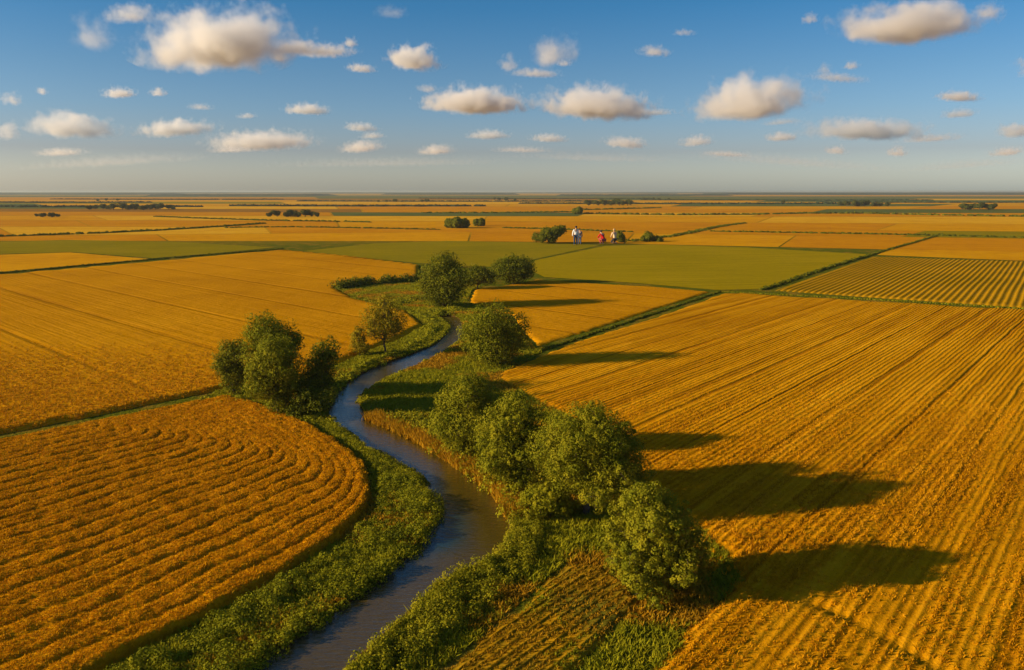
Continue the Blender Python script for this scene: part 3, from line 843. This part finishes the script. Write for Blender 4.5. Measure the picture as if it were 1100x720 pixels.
# T8
tree((532, 391), [(530, 343, 20), (513, 352, 18), (550, 350, 18), (557, 362, 13), (508, 366, 15), (530, 368, 22), (545, 374, 16), (515, 378, 12)], 'round bright green tree standing alone right of the upper river', 'leaf', .19, 22000, .2, 11, GR)
# right bank group
tree((500, 490), [(503, 418, 18), (488, 430, 18), (518, 428, 17), (482, 448, 18), (505, 448, 22), (495, 468, 17), (474, 462, 13), (524, 448, 15), (512, 412, 13), (520, 470, 14)], 'leftmost and farthest tree of the right bank group', 'leaf', .16, 21000, .2, 12, GR)
tree((550, 530), [(553, 440, 19), (538, 455, 20), (567, 452, 18), (530, 475, 20), (556, 478, 22), (545, 500, 18), (525, 492, 14), (570, 475, 17), (572, 497, 15), (562, 512, 14)], 'tree in the middle of the right bank group', 'leaf', .15, 24000, .2, 13, GR)
tree((628, 552), [(625, 460, 22), (603, 466, 20), (652, 463, 20), (590, 484, 22), (618, 490, 27), (650, 487, 24), (674, 488, 18), (682, 505, 17), (664, 476, 18), (640, 450, 15), (605, 512, 20), (635, 515, 20), (662, 510, 18), (672, 463, 10)],
     'largest wide green tree of the right bank group', 'leaf', .14, 36000, .24, 14, GR)
tree((592, 555), [(582, 537, 17), (600, 540, 14), (570, 540, 12), (612, 545, 9), (590, 528, 10)], 'low yellow green bush at the foot of the largest tree', 'bank_leaf_y', .13, 9000, .06, 15, GR, name='bush', cat='bush')
tree((700, 637), [(693, 537, 20), (680, 550, 20), (712, 550, 20), (672, 575, 22), (700, 572, 25), (728, 575, 22), (682, 600, 22), (712, 600, 24), (738, 598, 17), (695, 620, 16), (752, 598, 12), (664, 602, 15), (656, 582, 12), (700, 552, 24), (745, 580, 14), (730, 556, 17), (676, 622, 12)],
     'nearest shaggy green tree standing apart in the grass', 'leaf', .13, 36000, .2, 16, GR, clump=.36, sparse=.08)

# bushes near the people and beyond
GB = 'bushes on the open fields'
tree((588, 261.5), [(577, 255, 5), (587, 250, 6), (598, 249, 6), (603, 247, 5), (593, 256, 5)], 'broad dark bush left of the people', 'leaf_dark', .5, 4200, .2, 20, GB, name='bush', cat='bush')
tree((666, 260.5), [(665, 254, 5), (668, 257, 4)], 'small dark bush touching the person in the cream top', 'leaf_dark', .5, 1500, .15, 21, GB, name='bush', cat='bush')
tree((697, 259.5), [(696, 254, 5), (704, 257, 4), (691, 257, 3), (710, 258, 2.5)], 'low spreading bush right of the people', 'leaf_dark', .5, 2000, .15, 22, GB, name='bush', cat='bush')
tree((490, 245), [(483, 240, 5), (491, 239, 5.5), (499, 240, 5)], 'wide dark bush behind the far river trees', 'leaf_dark', .9, 3000, .3, 23, GB, name='bush', cat='bush')
tree((514.5, 243), [(512, 239, 3.5), (517, 239, 4)], 'small dark bush right of the wide far bush', 'leaf_dark', .9, 1800, .3, 24, GB, name='bush', cat='bush')
tree((620.5, 230.2), [(618, 227, 3), (622, 226, 3.5)], 'single small bush far behind the people', 'leaf_dark', 1.5, 1200, .3, 25, GB, name='bush', cat='bush')

# distant groves: copies of a few tree shapes
protos = []
def proto(lobes, seed, label, grp):
    return tree((0, 0), lobes, label, seed=seed) 
def far_proto(seed):
    rg = np.random.default_rng(seed)
    root = empty('tree', (0, -50, 0))
    C, N = [], []
    for _ in range(7):
        c = np.array((rg.uniform(-2.2, 2.2), rg.uniform(-2, 2), rg.uniform(2.2, 5.4))); r = rg.uniform(1.2, 2.0)
        q = rg.normal(size=(190, 3)); q /= np.linalg.norm(q, axis=1, keepdims=True)
        C.append(c + q * (r * (.8 + .3 * rg.random(190)))[:, None]); N.append(q + rg.normal(size=q.shape) * .4)
    C = np.vstack(C); N = np.vstack(N)
    k = C[:, 2] > .4; C, N = C[k], N[k]
    vv, F, rn = quads_from(C, N, .75 * (.7 + .6 * rg.random(len(C))), rg, .8)
    mesh_np('crown', vv, F, M['leaf_far'], root, attrs={'rnd': rn})
    tv, tf = tubes(bend((0, 0, -.2), (0, 0, 4), .3, .15, rg, 3, .03), 6)
    mesh_np('trunk', tv, tf, M['bark'], root, smooth=True)
    return root
protos = [far_proto(s) for s in (41, 42, 43)]
used = set()
def place_far(px, py, hpx, label, group, wk=1.0):
    i = rng.randrange(3)
    p = protos[i]
    if i not in used: r_ = p; used.add(i)
    else:
        r_ = p.copy(); COL.objects.link(r_)
        for ch in list(p.children):
            c = ch.copy(); COL.objects.link(c); c.parent = r_
    x, y = G(px, py); s = hpx * y / F_PX / 6.5
    r_.location = (x, y, 0); r_.scale = (s * wk, s * wk, s); r_.rotation_euler = (0, 0, rng.uniform(0, 6.28))
    tag(r_, label, 'tree', group)
ORD = ['leftmost', 'second', 'third', 'fourth', 'fifth', 'sixth', 'seventh', 'eighth', 'ninth', 'tenth', 'eleventh', 'twelfth', 'thirteenth', 'fourteenth']
def grove(x0, x1, py, h, n, label):
    for k in range(n):
        t = (k + .5 + rng.uniform(-.3, .3)) / n
        env = .65 + .5 * math.sin(math.pi * t) ** .5
        place_far(x0 + (x1 - x0) * t, py + rng.uniform(-.5, .3), h * env * rng.uniform(.75, 1.1), label if n == 1 else (ORD[k] + (' ' if k == 0 else ' from left, ') + label if k < n - 1 or n == 1 else 'rightmost ' + label), label.replace('dark tree', 'trees').replace('round tree', 'trees'), rng.uniform(1.1, 1.6))
grove(92, 192, 225.6, 6, 14, 'dark tree in the long far grove at upper left')
grove(38, 64, 233.6, 5, 4, 'dark tree in the short grove at the left edge')
grove(288, 344, 233.3, 7, 8, 'round tree in the small grove left of the middle')
grove(628, 682, 221, 6.5, 9, 'dark tree in the far grove right of the middle')
grove(898, 955, 222, 6, 8, 'dark tree in the far grove of the right fields')
grove(1030, 1070, 225.8, 7, 6, 'dark tree in the grove near the right edge')
grove(405, 435, 217.5, 3, 4, 'dark tree in the tiny grove above the left field')
grove(450, 463, 217.5, 3, 2, 'dark tree of the distant pair near the tiny grove')
grove(526, 556, 215.4, 3.4, 4, 'dark tree in the faint grove at the middle horizon')
grove(836, 844, 218.5, 3, 1, 'lone dark tree far away on the right fields')
grove(98, 136, 216, 2.6, 3, 'dark tree of the faint row behind the long grove')
grove(690, 720, 214.5, 2.4, 4, 'dark tree in the faint row near the right horizon')
for i, p in enumerate(protos):
    if i not in used:
        for ch in list(p.children): bpy.data.objects.remove(ch)
        bpy.data.objects.remove(p)

# ------------------------------------------------------------------ people
def skin_mesh(name, verts, edges, radii, mat, parent, rootv=0, sub=2):
    me = bpy.data.meshes.new(name); me.from_pydata(verts, edges, []); me.update()
    o = bpy.data.objects.new(name, me); COL.objects.link(o)
    md = o.modifiers.new('skin', 'SKIN'); md.use_smooth_shade = True
    lay = me.skin_vertices[0]
    for i, r in enumerate(radii):
        lay.data[i].radius = (r, r) if not isinstance(r, tuple) else r
        lay.data[i].use_root = (i == rootv)
    s = o.modifiers.new('sub', 'SUBSURF'); s.levels = sub; s.render_levels = sub
    dg = bpy.context.evaluated_depsgraph_get(); dg.update()
    m2 = bpy.data.meshes.new_from_object(o.evaluated_get(dg)); m2.name = name
    bpy.data.objects.remove(o)
    m2.materials.clear(); m2.materials.append(mat)
    o = bpy.data.objects.new(name, m2); COL.objects.link(o); o.parent = parent
    return o
M['skin'] = plain('skin', (.50, .30, .20), .5)
M['white_cloth'] = plain('white_cloth', (.78, .80, .82), .8)
M['denim'] = plain('denim', (.025, .05, .10), .8)
M['denim_light'] = plain('denim_light', (.045, .08, .15), .8)
M['navy'] = plain('navy', (.05, .07, .11), .8)
M['red_cloth'] = plain('red_cloth', (.48, .008, .008), .8)
M['cream_cloth'] = plain('cream_cloth', (.72, .52, .30), .8)
M['black_hair'] = plain('black_hair', (.012, .010, .010), .5)
M['brown_hair'] = plain('brown_hair', (.06, .035, .02), .5)
M['blond_hair'] = plain('blond_hair', (.45, .28, .10), .5)
M['dark_cloth'] = plain('dark_cloth', (.03, .03, .035), .8)
M['red_trousers'] = plain('red_trousers', (.35, .06, .05), .8)
M['pale_cloth'] = plain('pale_cloth', (.60, .48, .42), .8)

def person(px, py, hpx, label, shirt, legs, hair, pose, rotz, group='people standing on the field path'):
    x, y = G(px, py)
    root = empty('person', (x, y, 0)); tag(root, label, 'person', group)
    J = pose
    names = list(J.keys()); ix = {n: i for i, n in enumerate(names)}
    E_ = [('pelvis', 'waist'), ('waist', 'chest'), ('chest', 'neck'), ('neck', 'head0'), ('head0', 'head1')]
    for s in 'LR':
        E_ += [('chest', 'sh' + s), ('sh' + s, 'el' + s), ('el' + s, 'wr' + s), ('wr' + s, 'hand' + s), ('pelvis', 'hip' + s), ('hip' + s, 'kn' + s), ('kn' + s, 'an' + s), ('an' + s, 'toe' + s)]
    rad = dict(pelvis=(.14, .11), waist=(.12, .095), chest=(.15, .11), neck=.052, head0=.085, head1=.075)
    for s in 'LR':
        rad.update({'sh' + s: .058, 'el' + s: .042, 'wr' + s: .027, 'hand' + s: .03, 'hip' + s: .085, 'kn' + s: .058, 'an' + s: .038, 'toe' + s: .032})
    ed = [(ix[a_], ix[b_]) for a_, b_ in E_]
    skin_mesh('body', [J[n] for n in names], ed, [rad[n] for n in names], M['skin'], root)
    def garment(nm, keys, edges, grow, mat):
        kk = {n: i for i, n in enumerate(keys)}
        rr = []
        for n in keys:
            q = rad[n]
            rr.append(tuple(v + grow for v in q) if isinstance(q, tuple) else q + grow)
        return skin_mesh(nm, [J[n] for n in keys], [(kk[a_], kk[b_]) for a_, b_ in edges], rr, M[mat], root)
    garment('shirt', ['pelvis', 'waist', 'chest', 'shL', 'elL', 'wrL', 'shR', 'elR', 'wrR'],
            [('pelvis', 'waist'), ('waist', 'chest'), ('chest', 'shL'), ('shL', 'elL'), ('elL', 'wrL'), ('chest', 'shR'), ('shR', 'elR'), ('elR', 'wrR')], .022, shirt)
    garment('trousers', ['pelvis', 'hipL', 'knL', 'anL', 'hipR', 'knR', 'anR'],
            [('pelvis', 'hipL'), ('hipL', 'knL'), ('knL', 'anL'), ('pelvis', 'hipR'), ('hipR', 'knR'), ('knR', 'anR')], .026, legs)
    for s in 'LR':
        garment('shoe', ['an' + s, 'toe' + s], [('an' + s, 'toe' + s)], .016, 'dark_cloth')
    # hair cap
    h0, h1 = np.array(J['head0']), np.array(J['head1'])
    c = h0 * .35 + h1 * .65 + np.array((0, -.025, .02))
    th, ph = np.meshgrid(np.linspace(0, math.pi * (.62 if hair != 'blond_hair' else .8), 9), np.linspace(0, 2 * math.pi, 17))
    long_ = 1.5 if hair == 'blond_hair' else 1.0
    hv = np.stack([c[0] + .112 * np.sin(th) * np.cos(ph), c[1] + .125 * np.sin(th) * np.sin(ph), c[2] + .125 * np.cos(th) * np.where(th > 1.6, long_, 1)], -1).reshape(-1, 3)
    idx = np.arange(17 * 9).reshape(17, 9)
    F = np.stack([idx[:-1, :-1], idx[1:, :-1], idx[1:, 1:], idx[:-1, 1:]], -1).reshape(-1, 4)
    mesh_np('hair', hv, F, M[hair], root, smooth=True)
    top = max(v[2] for v in J.values()) + .08
    s_ = hpx * y / F_PX / top
    root.scale = (s_,) * 3; root.rotation_euler = (0, 0, rotz)
    return root
def stand(dx=0, arm=.08, lean=0):
    J = dict(pelvis=(0, 0, .93), waist=(0, .0, 1.10), chest=(dx * .3, lean * .5, 1.34), neck=(dx * .5, lean * .8, 1.50), head0=(dx * .7, .02 + lean, 1.60), head1=(dx, .02 + lean, 1.69))
    for s, k in (('L', -1), ('R', 1)):
        J.update({'sh' + s: (k * .19, lean * .6, 1.41), 'el' + s: (k * (.24 + arm * .4), .02, 1.12), 'wr' + s: (k * (.23 + arm), .10, .88), 'hand' + s: (k * (.22 + arm), .13, .80),
                  'hip' + s: (k * .10, 0, .88), 'kn' + s: (k * .11, .02, .48), 'an' + s: (k * .12, -.01, .09), 'toe' + s: (k * .14, .14, .05)})
    return J
def crouch():
    J = dict(pelvis=(0, -.18, .38), waist=(0, -.12, .56), chest=(0, .04, .80), neck=(0, .15, .94), head0=(0, .22, 1.01), head1=(0, .27, 1.09))
    for s, k in (('L', -1), ('R', 1)):
        J.update({'sh' + s: (k * .19, .08, .85), 'el' + s: (k * .25, .26, .62), 'wr' + s: (k * .16, .42, .52), 'hand' + s: (k * .13, .48, .48),
                  'hip' + s: (k * .11, -.14, .36), 'kn' + s: (k * .17, .26, .50), 'an' + s: (k * .14, .02, .09), 'toe' + s: (k * .16, .18, .05)})
    return J
def kneel():
    J = dict(pelvis=(0, -.12, .42), waist=(0, -.10, .62), chest=(0, -.04, .90), neck=(0, .0, 1.06), head0=(0, .03, 1.15), head1=(0, .04, 1.25))
    for s, k in (('L', -1), ('R', 1)):
        J.update({'sh' + s: (k * .19, -.03, .97), 'el' + s: (k * .25, .05, .70), 'wr' + s: (k * .18, .24, .54), 'hand' + s: (k * .15, .30, .50),
                  'hip' + s: (k * .11, -.10, .38), 'kn' + s: (k * .16, .26, .14), 'an' + s: (k * .15, -.12, .08), 'toe' + s: (k * .15, -.28, .06)})
    return J
person(618.3, 263.8, 20.5, 'tallest person with black hair in white shirt and blue jeans seen from behind', 'white_cloth', 'denim', 'black_hair', stand(.03, .05), R(8))
person(622.6, 263.0, 17.2, 'person in dark top and pale blue jeans close beside the white shirt', 'navy', 'denim_light', 'brown_hair', stand(-.03, .02), R(-12))
person(647.0, 262.4, 14.5, 'person in red jacket crouching on the field path', 'red_cloth', 'red_trousers', 'brown_hair', crouch(), R(35))
person(659.5, 261.6, 15.5, 'person with blond hair in cream top and dark trousers kneeling beside the small bush', 'cream_cloth', 'dark_cloth', 'blond_hair', kneel(), R(20))

# ------------------------------------------------------------------ haze
def box(name, lo, hi, mat):
    x0, y0, z0 = lo; x1, y1, z1 = hi
    v = [(x0, y0, z0), (x1, y0, z0), (x1, y1, z0), (x0, y1, z0), (x0, y0, z1), (x1, y0, z1), (x1, y1, z1), (x0, y1, z1)]
    f = [(3, 2, 1, 0), (4, 5, 6, 7), (0, 1, 5, 4), (1, 2, 6, 5), (2, 3, 7, 6), (3, 0, 4, 7)]
    return mesh_np(name, v, f, mat)
t = NT('haze')
pv = t.n("ShaderNodeVolumePrincipled")
pv.inputs['Color'].default_value = (.52, .60, .62, 1)
pv.inputs['Density'].default_value = 8.5e-5
pv.inputs['Anisotropy'].default_value = .2
t.l(pv.outputs[0], t.out.inputs['Volume'])
gb = bpy.data.objects['ground'].bound_box
o = box('haze', (gb[0][0] - 50, gb[0][1] - 50, -2.4), (gb[6][0] + 50, gb[6][1] + 50, 27), t.m)
tag(o, 'thin pale haze over the plain', kind='stuff')

# ------------------------------------------------------------------ clouds: puffs of vapour 900 m up
CLOUD_Z = 900.0
def cloud_mat(i, dens, rx, ry, rz, seed, soft):
    t = NT('cloud_vapour')
    co = t.n("ShaderNodeTexCoord").outputs['Object']
    # noise domain in metres, offset per cloud
    mp = t.n("ShaderNodeMapping"); t.l(co, mp.inputs[0]); mp.inputs['Location'].default_value = (seed * 7.3, seed * 3.1, seed * 5.7)
    mp.inputs['Scale'].default_value = (1.0 * rx / rz, 1.0 * ry / rz, 1.0)
    n1 = t.noise(mp.outputs[0], 1.15 + .9 * ((seed * 37 % 11) / 10), 6, .62)
    sep = t.n("ShaderNodeSeparateXYZ"); t.l(co, sep.inputs[0])
    zz = t.math('ADD', sep.outputs[2], .35)                   # flat base: the ball is squashed below
    zneg = t.math('MULTIPLY', t.math('MINIMUM', zz, 0.0), 1.9)
    zpos = t.math('MAXIMUM', zz, 0.0)
    z2 = t.math('ADD', zneg, t.math('MULTIPLY', zpos, .85))
    cb = t.n("ShaderNodeCombineXYZ"); t.l(sep.outputs[0], cb.inputs[0]); t.l(sep.outputs[1], cb.inputs[1]); t.l(z2, cb.inputs[2])
    ln = t.n("ShaderNodeVectorMath", operation='LENGTH'); t.l(cb.outputs[0], ln.inputs[0])
    f = t.math('SUBTRACT', t.math('MULTIPLY', n1, 2.15), t.math('MULTIPLY', ln.outputs['Value'], 1.05))
    d = t.math('POWER', t.mr(f, .29, .29 + soft, 0, 1), 1.35)
    d = t.math('MULTIPLY', d, dens)
    pv = t.n("ShaderNodeVolumePrincipled")
    pv.inputs['Color'].default_value = (.985, .982, .985, 1)
    pv.inputs['Anisotropy'].default_value = .3
    t.l(d, pv.inputs['Density'])
    t.l(pv.outputs[0], t.out.inputs['Volume'])
    return t.m
def cloud(i, px, py, wpx, hpx, dens=1.0):
    dx, fy, fz = ray(px, py + hpx * .3)
    tt = (CLOUD_Z - CAM_H) / fz
    X, Y = dx * tt, fy * tt
    if Y > 42000: kk = 42000 / Y; X, Y = X * kk, Y * kk; zc = CAM_H + fz * tt * kk
    else: zc = CLOUD_Z
    mpp = Y / F_PX
    dens = dens * (.62 if wpx < 60 or py > 120 else 1.35)
    rx = wpx * .5 * mpp * 1.22; rz = hpx * .5 * mpp * 1.45; ry = min(rx * .8, rz * 3)
    bpy_sphere = []
    th, ph = np.meshgrid(np.linspace(0, math.pi, 9), np.linspace(0, 2 * math.pi, 17)[:-1])
    v = np.stack([np.sin(th) * np.cos(ph), np.sin(th) * np.sin(ph), np.cos(th)], -1).reshape(-1, 3)
    idx = np.arange(16 * 9).reshape(16, 9)
    nx = np.roll(idx, -1, 0)
    F = np.stack([idx[:, :-1], idx[:, 1:], nx[:, 1:], nx[:, :-1]], -1).reshape(-1, 4)
    # optical depth of roughly dens*6 through the middle
    o = mesh_np('cloud', v, F, cloud_mat(i, dens * 7.0 / (rz * 2), rx, ry, rz, i + 1, .72))
    o.rotation_euler = (0, R(((i * 29) % 13 - 6) * .8), 0)
    o.location = (X, Y, zc + rz * .1); o.scale = (rx, ry, rz)
    tag(o, 'puff of cream and grey cumulus cloud', kind='structure', group='clouds')
CL = [(235, 24, 175, 62, 1.2), (98, 24, 50, 38, .35), (376, 41, 18, 12, .7), (445, 54, 64, 28, 1), (388, 70, 34, 10, .6), (597, 43, 52, 36, .9), (547, 62, 24, 18, .6), (606, 65, 20, 8, .4), (703, 51, 36, 12, .5),
      (870, 16, 20, 12, .5), (978, 12, 150, 40, 1), (512, 100, 118, 28, 1), (642, 101, 128, 34, 1), (808, 93, 135, 44, 1.1), (915, 67, 20, 10, .5), (886, 70, 18, 13, .4), (77, 126, 98, 28, 1),
      (45, 95, 14, 9, .5), (128, 96, 38, 12, .7), (170, 96, 20, 10, .7), (12, 101, 24, 16, .5), (8, 136, 26, 20, .7), (188, 132, 90, 18, .9), (280, 144, 125, 22, .9), (330, 113, 54, 13, .8), (388, 133, 40, 11, .6), (388, 153, 52, 14, .6),
      (468, 157, 46, 12, .5), (525, 141, 50, 11, .6), (590, 145, 46, 10, .5), (672, 149, 55, 13, .6), (748, 147, 42, 13, .6), (840, 143, 40, 11, .7), (930, 131, 140, 24, 1), (1030, 100, 50, 11, .8), (1030, 118, 40, 11, .5), (1092, 134, 46, 18, .9),
      (964, 159, 24, 12, .7), (898, 158, 28, 10, .5), (1082, 159, 40, 11, .5), (65, 160, 60, 10, .25), (320, 46, 60, 16, .35), (1160, 60, 120, 30, 1), (-60, 60, 100, 30, 1),
      (120, 168, 230, 14, .06), (420, 170, 280, 12, .055), (640, 165, 200, 11, .05), (850, 168, 260, 14, .06), (1040, 172, 160, 12, .055), (250, 158, 60, 8, .25), (560, 158, 70, 8, .2), (780, 163, 60, 7, .25),
      (140, 8, 60, 20, .2), (350, 50, 70, 14, .22), (420, 8, 40, 14, .12), (575, 75, 60, 10, .15), (900, 80, 70, 10, .12), (1000, 145, 80, 10, .25), (700, 118, 60, 8, .15), (215, 112, 30, 8, .2), (460, 92, 26, 10, .3), (840, 128, 50, 8, .2),
      (300, 58, 22, 10, .45), (735, 32, 26, 8, .2), (1060, 8, 40, 16, .4), (265, 122, 24, 7, .3), (400, 143, 30, 8, .4)]
for i, c in enumerate(CL): cloud(i, *c)
